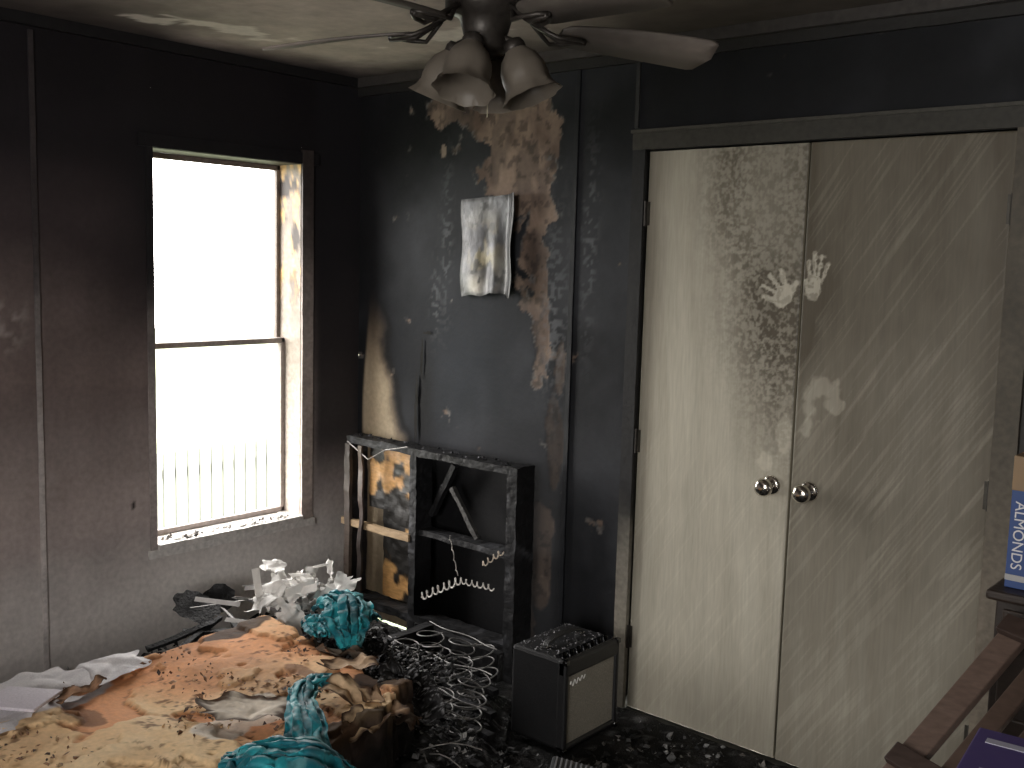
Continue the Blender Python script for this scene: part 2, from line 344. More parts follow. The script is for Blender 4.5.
for nm,x0,x1,kx,hx in(('door_1',1.563,2.168,2.105,1.563),('door_2',2.176,2.793,2.24,2.793)):
    e=empty(nm);mb=MB();nx=int((x1-x0)/.0032);nz=int(2.075/.0036)
    A,B=np.meshgrid(np.linspace(x0,x1,nx),np.linspace(.002,2.08,nz),indexing='ij');cc,_=c_door(A,B)
    ed=np.minimum(np.minimum(A-x0,x1-A),np.minimum(B-.002,2.08-B));Y=.001+.003*sm(.004,0,ed)
    mb.grid(np.stack([A,Y,B],-1),cc)
    dk=(.2,.18,.13);mb.box((x0,.005,.002),(x0+.002,.036,2.08),dk);mb.box((x1-.002,.005,.002),(x1,.036,2.08),dk);mb.box((x0,.034,.002),(x1,.036,2.08),dk);mb.box((x0,.005,2.078),(x1,.036,2.08),dk)
    mb.build(nm+'_leaf',M_door,e,smooth=True)
    mb=MB();Mx=Matrix.Rotation(math.pi/2,4,'X')
    mb.lathe([(0,0),(.034,0),(.034,.004),(.026,.009),(.014,.012),(.012,.03),(.018,.036),(.029,.045),(.032,.056),(.029,.067),(.018,.074),(.006,.076),(0,.076)],(kx,0,.95),(.75,.72,.66),32,Mx)
    mb.build(nm+'_knob',M_chrome,e,smooth=True)
    mb=MB()
    for hz in(.28,1.03,1.86):
        sgn=1 if nm=='door_1' else -1
        mb.tube([(hx-.004*sgn,-.008,hz-.045),(hx-.004*sgn,-.008,hz+.045)],.006,(.05,.045,.04),10,True);mb.box((hx-.012 if sgn<0 else hx,-.003,hz-.042),(hx if sgn<0 else hx+.012,.0,hz+.042),(.06,.055,.045))
    mb.build(nm+'_hinges',M_bronze,e)
# ============================================================ WINDOW 1
w=empty('window_1');D=-.19
mb=MB()
jc=soot_col((.42,.37,.32),(.24,.20,.17),.6,1.9,3)
def jr(P):
    c=jc(P);n=fbm(P[...,0]*3+P[...,1],P[...,2],16,4,5);n2=fbm(P[...,0]*14,P[...,2]*9,1,4,2)
    c=mix(c,(.62,.41,.20),sm(.54,.60,n)*sm(1.40,1.6,P[...,2]));c=mix(c,(.05,.04,.038),sm(.52,.60,n2)*sm(1.2,1.8,P[...,2]));return c
mb.rbox((D,WY1-.002,WZ0),(-.0,WY1+.015,WZ1),jr,.012,.0015)
mb.rbox((D,WY0-.015,WZ0),(-.0,WY0+.002,WZ1),jc,.03,.001)
mb.rbox((D,WY0,WZ1-.002),(-.0,WY1,WZ1+.015),(.08,.07,.06),.03,.001)
mb.rbox((D,WY0,WZ0-.02),(.025,WY1,WZ0+.002),soot_col((.6,.57,.55),(.5,.48,.45),.4,1),.02,.002,22)
mb.build('window_jamb',M_trim,w)
mb=MB();cs=soot_col((.34,.30,.29),(.014,.013,.015),.9,1.7,2);cr=soot_col((.40,.34,.31),(.05,.04,.038),1.2,2.0,4)
mb.rbox((.001,WY0-.03,WZ0-.04),(.007,WY0,WZ1+.05),cs,.03,.001)
mb.rbox((.001,WY1,WZ0-.04),(.012,WY1+.06,WZ1+.06),cr,.03,.0012)
mb.rbox((.001,WY0-.06,WZ1),(.010,WY1+.09,WZ1+.05),(.013,.012,.014),.03,.002)
mb.rbox((.001,WY0-.04,WZ0-.05),(.018,WY1+.07,WZ0-.018),(.62,.60,.58),.03,.0015)
mb.build('window_casing',M_trim,w)
mb=MB()
zi=1.30
def sash(x,z0,z1,t,c):
    y0,y1=WY0+.004,WY1-.004
    mb.bbox((x-.012,y0,z0),(x+.012,y0+t*.6,z1),c,.003);mb.bbox((x-.012,y1-t,z0),(x+.012,y1,z1),c,.003)
    mb.bbox((x-.012,y0,z0),(x+.012,y1,z0+t*1.1),c,.003);mb.bbox((x-.012,y0,z1-t*1.2),(x+.012,y1,z1),c,.003)
sash(-.12,WZ0+.003,zi+.012,.020,(.30,.26,.24));sash(-.155,zi-.014,WZ1-.003,.018,(.16,.13,.115))
mb.build('window_sash',M_trim,w)
w2=empty('added_fill_window');mb=MB();c=(.5,.48,.45)  # added window behind the camera, out of view, only for fill light
for lo,hi in(((2.43,YF,.73),(2.5,YF+.02,2.22)),((3.9,YF,.73),(3.97,YF+.02,2.22)),((2.5,YF,2.15),(3.9,YF+.02,2.22)),((2.5,YF,.73),(3.9,YF+.05,.8)),((2.5,YF-.05,1.45),(3.9,YF-.02,1.49))): mb.bbox(lo,hi,c,.004)
mb.build('added_fill_window_frame',M_trim,w2)
# ============================================================ OUTSIDE
mb=MB();mb.box((-30,-20,-1.05),(-.3,20,-1.0),(.105,.13,.075));mb.build('lawn',M_grass)
mb=MB()
for i in range(70):
    y=-3+i*.115;mb.box((-4.02,y,-1),(-4.0,y+.10,.02+.02*random.random()),(.15,.157,.138))
mb.box((-4.05,-3,-.2),(-4.02,5,-.12),(.14,.14,.13));mb.box((-4.05,-3,-.8),(-4.02,5,-.72),(.14,.14,.13));mb.build('picket_fence',M_paper)
# ============================================================ CEILING FAN
fan=empty('ceiling_fan');fx,fy=2.165,-1.545;mb=MB();bc=(.035,.03,.026)
mb.lathe([(0,H),(.07,H),(.07,H-.02),(.045,H-.05),(.014,H-.06),(.012,H-.10),(.03,H-.105),(.09,H-.115),(.115,H-.14),(.12,H-.2),(.10,H-.235),(.075,H-.25),(.085,H-.26),(.085,H-.285),(.055,H-.30),(.045,H-.335),(.05,H-.35),(.04,H-.37),(.015,H-.38),(0,H-.38)],(fx,fy,0),bc,36)
mb.build('motor_housing',M_bronze,fan,True)
BZ=2.15
mbB=MB();mbI=MB()
for ang in(201,273,345,57,129):
    a=math.radians(ang);Mr=Matrix.Rotation(a,4,'Z');Mp=Matrix.Rotation(math.radians(-13),4,'X')
    n=26;L0,L1=.16,.515;t=np.linspace(0,1,n);wd=.045+.026*np.sin(t*math.pi*.55);wd=wd*np.sqrt(np.clip(1-((t-.93)/.07)**2*(t>.93),0,1)+1e-4);wd=wd*np.sqrt(np.clip(1-((.06-t)/.06)**2*(t<.06)*.6,0,1))
    P=np.zeros((n,6,3));
    ys=[-1,0,1,1,0,-1];zs=[.003,.003,.003,-.003,-.003,-.003]
    for j in range(6):
        P[:,j,0]=L0+(L1-L0)*t;P[:,j,1]=wd*ys[j];P[:,j,2]=zs[j]-.018*t*t
    P=P@m3(Mp).T@m3(Mr).T+np.array([fx,fy,BZ])
    k=np.repeat(sm(.2,1,t)[:,None],6,1);cc=mix((.07,.06,.052),(.17,.145,.125),k)
    mbB.grid(P,cc,wrap=True)
    for sg in(-1,1):
        pts=[(.10,0,.02),(.13,.02*sg,.0),(.15,.035*sg,-.012),(.18,.03*sg,-.010),(.205,.015*sg,-.008),(.22,0,-.008)]
        pts=[(Mr@(Vector(p)))+Vector((fx,fy,BZ)) for p in pts];mbI.tube(pts,.005,bc,8,True)
    pts=[(.09,0,.03),(.12,0,.012),(.16,0,-.010),(.22,0,-.010)];mbI.tube([(Mr@Vector(p))+Vector((fx,fy,BZ)) for p in pts],.007,bc,8,True)
mbB.build('blades',M_blade,fan,True);mbI.build('blade_irons',M_bronze,fan,True)
mbS=MB();mbA=MB();K=.84
for ang in(20,110,200,290):
    a=math.radians(ang);d=Vector((math.cos(a),math.sin(a),0))
    p0=Vector((fx,fy,2.12));pts=[p0+d*.03,p0+d*.045+Vector((0,0,.008)),p0+d*.06+Vector((0,0,.002)),p0+d*.068+Vector((0,0,-.010))];mbA.tube(pts,.008,bc,8,True)
    base=p0+d*.064+Vector((0,0,-.006));ax=(Vector((0,0,-1))+d*.42).normalized();Mq=Vector((0,0,1)).rotation_difference(ax).to_matrix().to_4x4()
    mbA.lathe([(0,-.012),(.018,-.01),(.023,0),(.023,.018),(.0,.018)],base,bc,20,Mq)
    sc=(.20,.172,.14)
    mbS.lathe([(r*K,z*K) for r,z in[(.024,.005),(.028,.015),(.046,.035),(.056,.06),(.058,.085),(.056,.10),(.062,.118),(.074,.135)]],base,sc,40,Mq,ruffle=(.06,8))
    mbS.lathe([(r*K,z*K) for r,z in[(.071,.134),(.059,.117),(.053,.10),(.055,.085),(.053,.06),(.043,.036),(.022,.016)]],base,sc,40,Mq)
mbS.build('glass_shades',M_shade,fan,True);mbA.build('light_kit_arms',M_bronze,fan,True)
mb=MB();mb.tube([(fx+.01,fy,2.09),(fx+.011,fy,2.03),(fx+.01,fy,1.97)],.0012,(.2,.18,.12),5);mb.build('pull_chain',M_bronze,fan)
# ============================================================ WARPED PLATE ON WALL
mb=MB();n=50;u,v=np.meshgrid(np.linspace(0,1,n),np.linspace(0,1,n),indexing='ij')
x=.665+.315*u+.012*np.sin(v*9)*(u-.5)+.008*(1-v)-.02*u*(1-v);z=1.525+.40*v+.010*np.sin(u*7)*(1-v)+.03*sm(.35,.6,u)*(1-v)**2*sm(1,.75,u)+.02*u*v
y=-.02-.04*sm(.8,1,u)-.012*np.exp(-((u-.3)/.2)**2)*(1-v)-.010*fbm(u*3,v*3,1,3,2)-.015*np.exp(-((u-.62)/.1)**2)*(1-v)
c=mix((.14,.145,.155),(.055,.055,.062),sm(.35,.7,fbm(u*3,v*3,1,4,3)));c=mix(c,(.20,.17,.10),sm(.42,.6,fbm(u*5,v*5,1,3,1))*blobs(u,v,[(.42,.4,.3,.35)])*.9)
c=mix(c,(.42,.39,.33),blobs(u,v,[(.3,.10,.14,.12)])*.8);c=mix(c,(.02,.02,.02),sm(.05,.0,np.minimum(np.minimum(u,1-u),np.minimum(v,1-v))+.04*(fbm(u*9,v*9,1,3,4)-.5))*.9);c=mix(c,(.02,.02,.022),sm(.88,.95,u)*.8);c=mix(c,(.03,.03,.03),sm(.62,.70,fbm(u*12,v*12,1,3,2))*.8)
mb.grid(np.stack([x,y,z],-1),c);mb.grid(np.stack([x,y+.004,z],-1)[::-1],c[::-1]*.4);mb.build('warped_wall_plaque',vmat('heat_warped_panel',.4,40,.4,.2,metal=.2,spec=.5),smooth=True)
mb=MB()
for (cx,cz,wx,hz,sd) in((.40,1.02,.010,.17,1),(.43,1.24,.008,.10,4),(.46,1.36,.03,.007,2)):
    mb.sheet((cx,-.010,cz),wx,hz,(math.pi/2,0,.04*sd),.004,20,(.010,.009,.008),24,seed=sd,jag=.35)
mb.build('curled_wallpaper',M_wall,smooth=True)
# ============================================================ CHARRED HEADBOARD / FRAME
def cchar(P):
    n=fbm(P[...,0]*7+P[...,1]*3,P[...,2]*7,1,4,2);c=mix((.005,.005,.0055),(.016,.016,.018),n)
    return mix(c,(.07,.072,.08),sm(.64,.8,fbm(P[...,0]*16,P[...,2]*16+P[...,1]*9,1,3,5))*.6)
def cwarm(P):
    n=fbm(P[...,0]*6,P[...,2]*6,1,4,5);c=mix((.42,.21,.07),(.58,.36,.15),n)
    return mix(c,(.008,.007,.006),sm(.43,.50,fbm(P[...,0]*8+3,P[...,2]*7,1,4,1)))
hb=empty('burnt_headboard');mb=MB();y0,y1=-.17,-.075
mb.rbox((1.09,-.185,.02),(1.14,y1,.885),cchar,.012,.004)
mb.rbox((.12,y0,.850),(1.14,y1,.880),cchar,.012,.005)
mb.rbox((.53,y0,.03),(.57,y1,.86),cchar,.012,.005)
mb.rbox((.12,y0,.02),(.155,y1,.86),cchar,.015,.005)
mb.rbox((.56,y0+.02,.505),(1.10,y1,.53),cchar,.015,.005)
mb.rbox((.56,y0,.125),(1.10,y1,.155),cchar,.015,.006)
mb.rbox((.15,y0,.12),(.53,y1,.155),cchar,.02,.006)
mb.rbox((.64,-.10,.57),(.665,-.07,.84),cchar,.02,.004,rot=Euler((0,math.radians(30),0)))
mb.rbox((.80,-.13,.52),(.82,-.11,.76),(.05,.048,.046),.02,.003,rot=Euler((0,math.radians(-38),0)))
mb.build('frame',M_char,hb)
mb=MB();mb.rbox((.20,-.10,.56),(.34,-.085,.845),cwarm,.010,.005);mb.rbox((.30,-.105,.17),(.525,-.09,.835),cwarm,.010,.005)
mb.rbox((.10,y0-.012,.475),(.54,y0+.01,.505),(.32,.23,.14),.02,.002)
mb.rbox((.13,-.19,.10),(.165,-.172,.85),soot_col((.12,.095,.08),(.04,.032,.028),.3,.8),.02,.004)
mb.rbox((.235,-.2,.08),(.262,-.19,.86),soot_col((.02,.016,.015),(.06,.042,.034),.3,.8),.02,.010,7)
mb.build('scorched_panel',M_wood,hb)
mb=MB()
def zig(p0,p1,n,amp,r,col,sag=0):
    p0=Vector(p0);p1=Vector(p1);pts=[];N=n*10
    for i in range(N+1):
        t=i/N;p=p0.lerp(p1,t);ph=t*n*2*math.pi;p=p+Vector((math.cos(ph)*amp*.5,math.sin(ph*.5)*amp*.15,math.sin(ph)*amp-sag*4*t*(1-t)));pts.append(p)
    mb.tube(pts,r,col,5)
zig((.66,-.22,.27),(.90,-.24,.40),7,.017,.0035,(.75,.72,.68),.0);zig((.90,-.24,.40),(1.08,-.24,.41),6,.012,.003,(.75,.72,.68),.0)
zig((.85,-.2,.40),(.80,-.2,.56),4,.008,.002,(.5,.48,.44),.0)
zig((1.0,-.22,.48),(1.09,-.2,.55),4,.012,.003,(.7,.6,.5))
mb.tube([(.15,-.19,.86),(.3,-.2,.80),(.42,-.21,.86),(.55,-.2,.89)],.003,(.2,.19,.18),5)
for i in range(60):
    mb.chip((.12+1.0*rng.rand(),-.16+.07*rng.rand(),.882),.006+.007*rng.rand(),(.04,.04,.045))
mb.build('sinuous_springs',M_metal,hb)
# ============================================================ BED
bed=empty('burnt_bed')
def xlim(y): return np.minimum(1.30+(-.40-y)*.75,1.80)
def c_ash(x,y,hi=.5):
    n=fbm(x,y,16,5,3);c=mix((.006,.006,.006),(.035,.035,.037),sm(.42,.7,n));return mix(c,(.28,.28,.29),sm(.62,.74,fbm(x,y,44,4,5))*hi)
mb=MB()
mb.rbox((.80,-3.1,.09),(.84,-.32,.22),cchar,.04,.004);mb.rbox((1.70,-3.1,.09),(1.74,-1.3,.22),cchar,.04,.004)
mb.rbox((.84,-.34,.09),(1.20,-.30,.2),cchar,.02,.006)
for i in range(6):
    y=-.50-.14*i;mb.rbox((.84,y,.12),(float(xlim(y))-.05,y+.03,.14),cchar,.02,.006,rot=Euler((0,.03*rng.randn(),.04*rng.randn())))
for yy,xs in((-.36,(.84,1.14)),(-3.0,(.84,1.68))):
    for xx in xs: mb.rbox((xx,yy-.03,0),(xx+.04,yy+.01,.1),cchar,.03,.003)
mb.build('box_spring_frame',M_char,bed)
mb=MB();na,nb=190,190;A,B=np.meshgrid(np.linspace(.81,1.82,na),np.linspace(-1.7,-.26,nb),indexing='ij')
e=np.minimum(np.minimum(A-.81,xlim(B)-A),-.26-B);hh=.01+.09*fbm(A,B,6,5,1)+.08*blobs(A,B,[(1.0,-.85,.2,.15)])+.02*fbm(A,B,30,3,2)+.14*sm(-.85,-1.05,B);hh=np.where(e<.12,hh*sm(-.005,.12,e),hh)
mb.grid(np.stack([A,B,hh],-1),c_ash(A,B,.6),mask=e>-.02)
mb.build('ash_bed',M_ash,bed)
mb=MB()
def coil(p,r,h,turns,tilt,col,w=.003):
    N=int(turns*18);Mt=np.array(Euler(tilt).to_matrix());t=np.linspace(0,1,N)
    rr=r*(.7+.6*np.abs(t-.5));P=np.stack([rr*np.cos(t*turns*6.283),rr*np.sin(t*turns*6.283),t*h],-1)@Mt.T+np.array(p);mb.tube(P,w,col,5)
wc=(.22,.215,.21)
for i in range(6):
    for j in range(5):
        py=-.39-.125*j+.008*rng.randn();px=.91+.135*i+.008*rng.randn()
        if px>float(xlim(py))-.09: continue
        coil((px,py,.10+.005*rng.rand()),.060,.13+.012*rng.rand(),3.2,(.14*rng.randn(),.14*rng.randn(),rng.rand()*6),wc)
for j in range(3):
    y=-.36-.22*j;x1=float(xlim(y))-.05;mb.tube([(x,y+.01*math.sin(x*25),.24+.006*math.sin(x*9+j)) for x in np.linspace(.85,x1,60)],.003,wc,4)
for k in range(16):
    p=np.array((1.0+.7*rng.rand(),-1.25+.4*rng.rand(),.25));
    if p[0]>float(xlim(p[1]))-.12: continue
    q=[p+np.array((.04*i*math.cos(k),.03*i*math.sin(k*1.7),.015*math.sin(i+k))) for i in range(5)];mb.tube(q,.0022,(.2,.19,.18),4)
mb.build('coil_springs',M_metal,bed,True)
na,nb=260,330
S,Tt=np.meshgrid(np.linspace(-.14,1.14,na),np.linspace(-.02,1.10,nb),indexing='ij')
s=np.clip(S,0,1);t=np.clip(Tt,0,1);ov=np.maximum(np.maximum(-S,S-1)*1.5,np.maximum(Tt-1,0)*2.4);ov=np.maximum(ov,0)
yb=-3.1+t*1.98
ed=(fbm(yb*1.0,0*yb,8,4,2)-.5)
x0=.80+.05*ed;x1=1.70+.20*ed-.20*sm(-1.45,-1.12,yb)
X=x0+s*(x1-x0);Y=yb+(fbm(X,0*X,5,4,3)-.5)*.22*sm(-1.8,-1.2,yb)
n=fbm(X,Y,2.2,3,1);layer=sm(.50,.53,fbm(X,Y,3.4,5,4));lay2=sm(.58,.60,fbm(X,Y,5,5,7));fine=fbm(X,Y,26,3,2)
zt=.405+.035*n+.012*layer+.010*lay2+.004*fine-.03*blobs(X,Y,[(1.1,-1.7,.3,.2)])
rag=.05*(fbm(X*1,Y*1,14,4,5)-.3)*sm(.88,1,s);zt=zt+rag
Z=zt-np.minimum(ov,.2)*.95-.03*sm(0,.05,ov)
outx=np.where(S>1,1,np.where(S<0,-1,0))*.03*np.sin(np.clip(ov/.2,0,1)*math.pi)*(fbm(Y,Z,14,4,2)*2-.6);X2=X+outx
orange=mix((.68,.30,.13),(.80,.42,.22),fbm(X,Y,4,3,6));cream=mix((.80,.54,.28),(.86,.67,.43),fbm(X,Y,9,4,3))
c=mix(orange,cream,np.clip(layer*.9*sm(1.0,1.3,X+(n-.5)*.5+.25*sm(-1.5,-1.9,Y))+lay2*.35,0,1))
c=mix(c,(.36,.18,.09),.5*sm(.5,.75,fbm(X,Y,3,5,3)))
rim=np.exp(-((fbm(X,Y,3.4,5,4)-.497)/.007)**2)+np.exp(-((fbm(X,Y,5,5,7)-.577)/.006)**2)*.7;c=mix(c,(.12,.06,.03),np.clip(rim,0,1)*.7)
crumb=sm(.64,.69,fbm(X,Y,48,3,1))*sm(.50,.62,fbm(X,Y,5,3,2));c=mix(c,(.16,.08,.04),crumb*.8)
br=sm(.55,.65,blobs(X,Y,[(1.05,-1.88,.12,.06),(1.35,-1.3,.2,.04)])+(fbm(X,Y,13,4,4)-.5)*.8);c=mix(c,(.22,.11,.06),br*.8)
sheet=sm(.5,.56,blobs(X,Y,[(.85,-2.0,.15,.35),(1.1,-2.45,.35,.2),(.8,-2.6,.3,.6),(1.4,-2.8,.5,.45)])*1.1+(fbm(X,Y,7,4,5)-.5)*.5);c=mix(c,mix((.50,.48,.50),(.78,.75,.74),fine),sheet)
wh=sm(.5,.56,blobs(X,Y,[(1.36,-1.55,.12,.12),(1.41,-1.7,.1,.1)])+(fbm(X,Y,12,4,3)-.5)*.7);c=mix(c,(.74,.68,.60),wh*.85)
bk=sm(.50,.58,blobs(X,Y,[(1.50,-1.15,.15,.10),(1.67,-1.45,.06,.3),(1.25,-1.1,.5,.05),(.84,-1.25,.05,.2)])+(fbm(X,Y,13,4,6)-.5)*.9);c=mix(c,(.02,.015,.012),bk*.9)
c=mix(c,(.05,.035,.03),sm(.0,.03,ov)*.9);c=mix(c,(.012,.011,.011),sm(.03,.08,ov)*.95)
mb=MB();mb.grid(np.stack([X2,Y,Z],-1),c);mb.build('mattress',M_foam,bed,True)
def cflap(base,dark=(.07,.04,.025)):
    b=np.array(base)
    def f(u,v,h):
        r=np.maximum(np.abs(u),np.abs(v));n=fbm(u*3+b[0]*9,v*3,1,4,3);return mix(b,dark,sm(.65,1,r+(n-.5)*.6))*(.8+.4*n)[...,None]
    return f
mb=MB()
fl=[((1.53,-1.36,.455),.08,.06,(.2,.3,.5),(.60,.43,.27),.014),((1.60,-1.30,.43),.08,.05,(-.2,.4,.2),(.40,.27,.17),.016),((1.36,-1.20,.445),.12,.04,(.1,-.1,.4),(.50,.36,.24),.014),
    ((1.0,-1.86,.455),.08,.04,(.2,-.3,.9),(.34,.20,.12),.018),((1.65,-1.42,.42),.05,.09,(0,.4,.2),(.55,.40,.25),.02),((1.22,-1.12,.42),.14,.05,(-.4,0,.2),(.18,.15,.12),.02),((1.56,-1.2,.36),.09,.07,(-.3,.4,.2),(.14,.11,.09),.02),((1.40,-1.6,.45),.13,.09,(.0,.05,.7),(.72,.64,.54),.008)]
for i,(c0,sx,sy,r,cc,am) in enumerate(fl): mb.sheet(c0,sx,sy,r,am,22,cflap(cc),40,curl=.008,seed=i,jag=.25)
mb.build('torn_foam_flaps',M_foam,bed,True)
mb=MB()
for i,(c0,sx,sy,r) in enumerate([((.87,-1.93,.435),.13,.2,(0,.05,.2)),((.92,-2.12,.44),.18,.14,(.05,0,.5)),((1.15,-2.32,.43),.22,.12,(0,0,.2)),((.84,-1.70,.43),.07,.15,(0,.15,.1))]):
    mb.sheet(c0,sx,sy,r,.006,18,lambda u,v,h:mix((.46,.44,.47),(.72,.70,.70),fbm(u*4,v*4,1,3,2)),70,seed=i+3,jag=.2,soft=True)
mb.bbox((.86,-2.06,.465),(1.03,-1.94,.475),(.58,.54,.60),.003,rot=Euler((.04,-.05,.5)))
mb.build('bed_sheet',M_cloth,bed,True)
mb=MB()
for i in range(1300):
    x=.85+.82*rng.rand();y=-2.5+1.35*rng.rand()
    if vn(x*6,y*6,3)<.60: continue
    mb.chip((x,y,.433+.02*vn(x*3,y*3,1)),.004+.008*rng.rand()**2,random.choice([(.18,.09,.05),(.25,.14,.08),(.05,.035,.03),(.4,.27,.15)]))
mb.build('foam_crumbs',M_ash,bed)
mb=MB()
for i in range(3600):
    y=-1.5+1.2*rng.rand();x=.82+(float(xlim(y))-.88)*rng.rand();k=vn(x*7,y*7,4);f=1 if y<-.88 else 0
    if f==0 and rng.rand()<.5: continue
    mb.chip((x,y,.03+.07*k*rng.rand()+.03+.13*f),.004+(.007+.012*f)*rng.rand()**2,random.choice([(.012,.012,.012)]*6+[(.10,.10,.105),(.22,.22,.23),(.45,.44,.43)]))
mb.build('cinders',M_ash,bed)
mb=MB()
for i in range(7):
    mb.sheet((1.02+.075*i+.02*rng.randn(),-.98-.02*i+.04*rng.randn(),.33+.05*rng.rand()),.12,.09,(.4*rng.randn(),.4*rng.randn(),rng.rand()*3),.035,14,lambda u,v,h:c_ash(u*.3+.1*i,v*.3,.9)*1.2,44,seed=i,jag=.3)
for i in range(1200):
    x=1.0+.50*rng.rand();y=-1.14+.28*rng.rand();mb.chip((x,y,.35+.07*rng.rand()),.005+.010*rng.rand()**2,random.choice([(.015,.015,.015)]*3+[(.12,.12,.125),(.34,.34,.35)]))
mb.build('charred_bedding',M_ash,bed,True)
# ============================================================ TEAL CLOTH
def cteal(u,v,h):
    n=fbm(u*3,v*3,1,4,2);c=mix((.0,.12,.16),(.02,.33,.38),sm(.3,.7,n));c=mix(c,(.20,.42,.42),sm(.60,.75,fbm(u*2+3,v*2,1,4,5))*.4);return mix(c,(.01,.02,.022),sm(.62,.72,fbm(u*4+1,v*3,1,4,6))*.6)
mb=MB()
mb.drape([(.93,-.95,.46),(1.0,-.96,.51),(1.08,-.98,.51),(1.16,-1.04,.48),(1.22,-1.08,.43)],[.04,.08,.09,.07,.03],cteal,.015,8,1)
mb.drape([(1.02,-1.09,.44),(1.06,-1.03,.475),(1.08,-.93,.48),(1.06,-.86,.43)],[.03,.06,.06,.04],cteal,.014,7,3)
mb.drape([(.96,-1.04,.45),(1.04,-1.07,.465),(1.14,-1.12,.455)],[.02,.05,.03],cteal,.012,5,5)
mb.build('teal_blanket',M_cloth,None,True)
mb=MB()
mb.drape([(1.47,-1.31,.465),(1.45,-1.38,.485),(1.46,-1.45,.485),(1.53,-1.52,.485),(1.63,-1.58,.48),(1.72,-1.64,.45)],[.012,.03,.036,.036,.05,.06],cteal,.011,5,2)
mb.drape([(1.61,-1.81,.44),(1.69,-1.75,.47),(1.77,-1.67,.46),(1.83,-1.60,.39),(1.87,-1.55,.28)],[.04,.08,.09,.07,.04],cteal,.015,8,4)
mb.drape([(1.68,-1.86,.43),(1.75,-1.79,.45),(1.86,-1.72,.38)],[.03,.07,.05],cteal,.013,6,6)
mb.build('teal_blanket',M_cloth,None,True)
# ============================================================ DEBRIS BETWEEN BED AND WALL
mb=MB();A,B=np.meshgrid(np.linspace(.03,.775,110),np.linspace(-2.8,-.21,260),indexing='ij')
hh=.02+.10*fbm(A,B,5,5,3)+.16*blobs(A,B,[(.5,-.85,.25,.35)])+.03*fbm(A,B,26,3,1)
mb.grid(np.stack([A,B,hh],-1),c_ash(A,B,.5))
for i in range(900):
    x=.05+.69*rng.rand();y=-2.3+2.05*rng.rand();z=.05+.16*math.exp(-((x-.5)/.25)**2-((y+.85)/.35)**2)+.05+.05*rng.rand()
    mb.chip((x,y,z),.008+.02*rng.rand()**2,random.choice([(.012,.012,.012)]*4+[(.2,.2,.2),(.5,.48,.46)]))
for i in range(9):
    mb.rbox((.2+.03*i,-1.15+.06*i,.25),(.46+.03*i,-1.13+.06*i,.265),cchar,.03,.004,rot=Euler((.3*rng.randn(),.3*rng.randn(),rng.rand()*3)))
mb.sheet((.25,-1.02,.32),.11,.06,(.7,.2,.3),.012,10,(.012,.012,.013),24,seed=3);mb.sheet((.18,-.88,.30),.06,.08,(.5,.9,.3),.012,10,(.02,.02,.022),24,seed=4)
mb.build('charred_debris_heap',M_ash)
mb=MB()
for i in range(16):
    L=.14+.20*rng.rand();c0=np.array((.42+.32*rng.rand(),-1.12+.40*rng.rand(),.37+.05*rng.rand()))
    mb.bbox(c0-np.array([L/2,.009,.001]),c0+np.array([L/2,.009,.001]),np.array((.55,.53,.52))*(.5+.5*rng.rand()),.001,rot=Euler((.6*rng.randn(),.22*rng.randn(),math.radians(35+35*rng.randn()))))
for i in range(10):
    L=.05+.09*rng.rand();c0=np.array((.76+.05*rng.randn(),-.91+.06*rng.randn(),.47+.06*rng.rand()))
    mb.bbox(c0-np.array([L/2,.015,.001]),c0+np.array([L/2,.015,.001]),np.array((.85,.83,.80))*(.7+.4*rng.rand()),.001,rot=Euler((.9*rng.randn(),.7*rng.randn(),rng.rand()*3.1)))
for i in range(20):
    mb.sheet((.74+.08*rng.randn(),-.93+.08*rng.randn(),.44+.07*rng.rand()),.07+.04*rng.rand(),.05,(.9*rng.randn(),.6*rng.randn(),rng.rand()*3),.014,26,lambda u,v,h:mix((.66,.64,.62),(.88,.87,.84),fbm(u*3,v*3,1,3,2)),40,seed=i,jag=.35)
mb.build('crumpled_blind_slats',M_paper)
mb=MB()
for i in range(160):
    y=WY0+.05+.62*rng.rand();mb.chip((-.05+.06*rng.rand(),y,WZ0+.006+.004*rng.rand()),.004+.014*rng.rand()**2,random.choice([(.75,.74,.72),(.55,.53,.5),(.1,.09,.08)]),.5)
mb.build('plaster_crumbs',M_paper)
# ============================================================ GUITAR AMPLIFIER
amp=empty('guitar_amplifier');mb=MB();bk=(.012,.012,.013)
mb.bbox((1.395,-.49,.012),(1.615,-.17,.335),bk,.012)
mb.bbox((1.60,-.49,.012),(1.637,-.468,.335),bk,.008);mb.bbox((1.60,-.192,.012),(1.637,-.17,.335),bk,.008);mb.bbox((1.60,-.49,.012),(1.637,-.17,.034),bk,.008);mb.bbox((1.60,-.49,.275),(1.637,-.17,.335),bk,.010)
for cx in(1.41,1.60):
    for cy in(-.475,-.19): mb.bbox((cx,cy,0.0),(cx+.02,cy+.02,.014),bk,.003)
mb.build('cabinet',M_tolex,amp)
mb=MB();mb.grid(np.array([[[1.627,y,z] for z in np.linspace(.03,.28,14)] for y in np.linspace(-.47,-.19,14)]),(.27,.25,.21));mb.build('speaker_grille',M_grille,amp)
mb=MB();pts=[(1.50,-.43,.335),(1.50,-.425,.352),(1.50,-.38,.362),(1.50,-.33,.364),(1.50,-.28,.362),(1.50,-.235,.352),(1.50,-.23,.335)]
for dx in(-.009,-.003,.003,.009): mb.tube([(p[0]+dx,p[1],p[2]) for p in pts],.0045,(.02,.02,.02),6)
mb.build('handle',M_tolex,amp,True)
mb=MB();mb.bbox((1.575,-.475,.334),(1.622,-.185,.338),(.16,.16,.17),.001)
for i in range(7): mb.lathe([(.009,0),(.009,.004),(.006,.012),(0,.012)],(1.598,-.45+.04*i,.338),(.02,.02,.02),12)
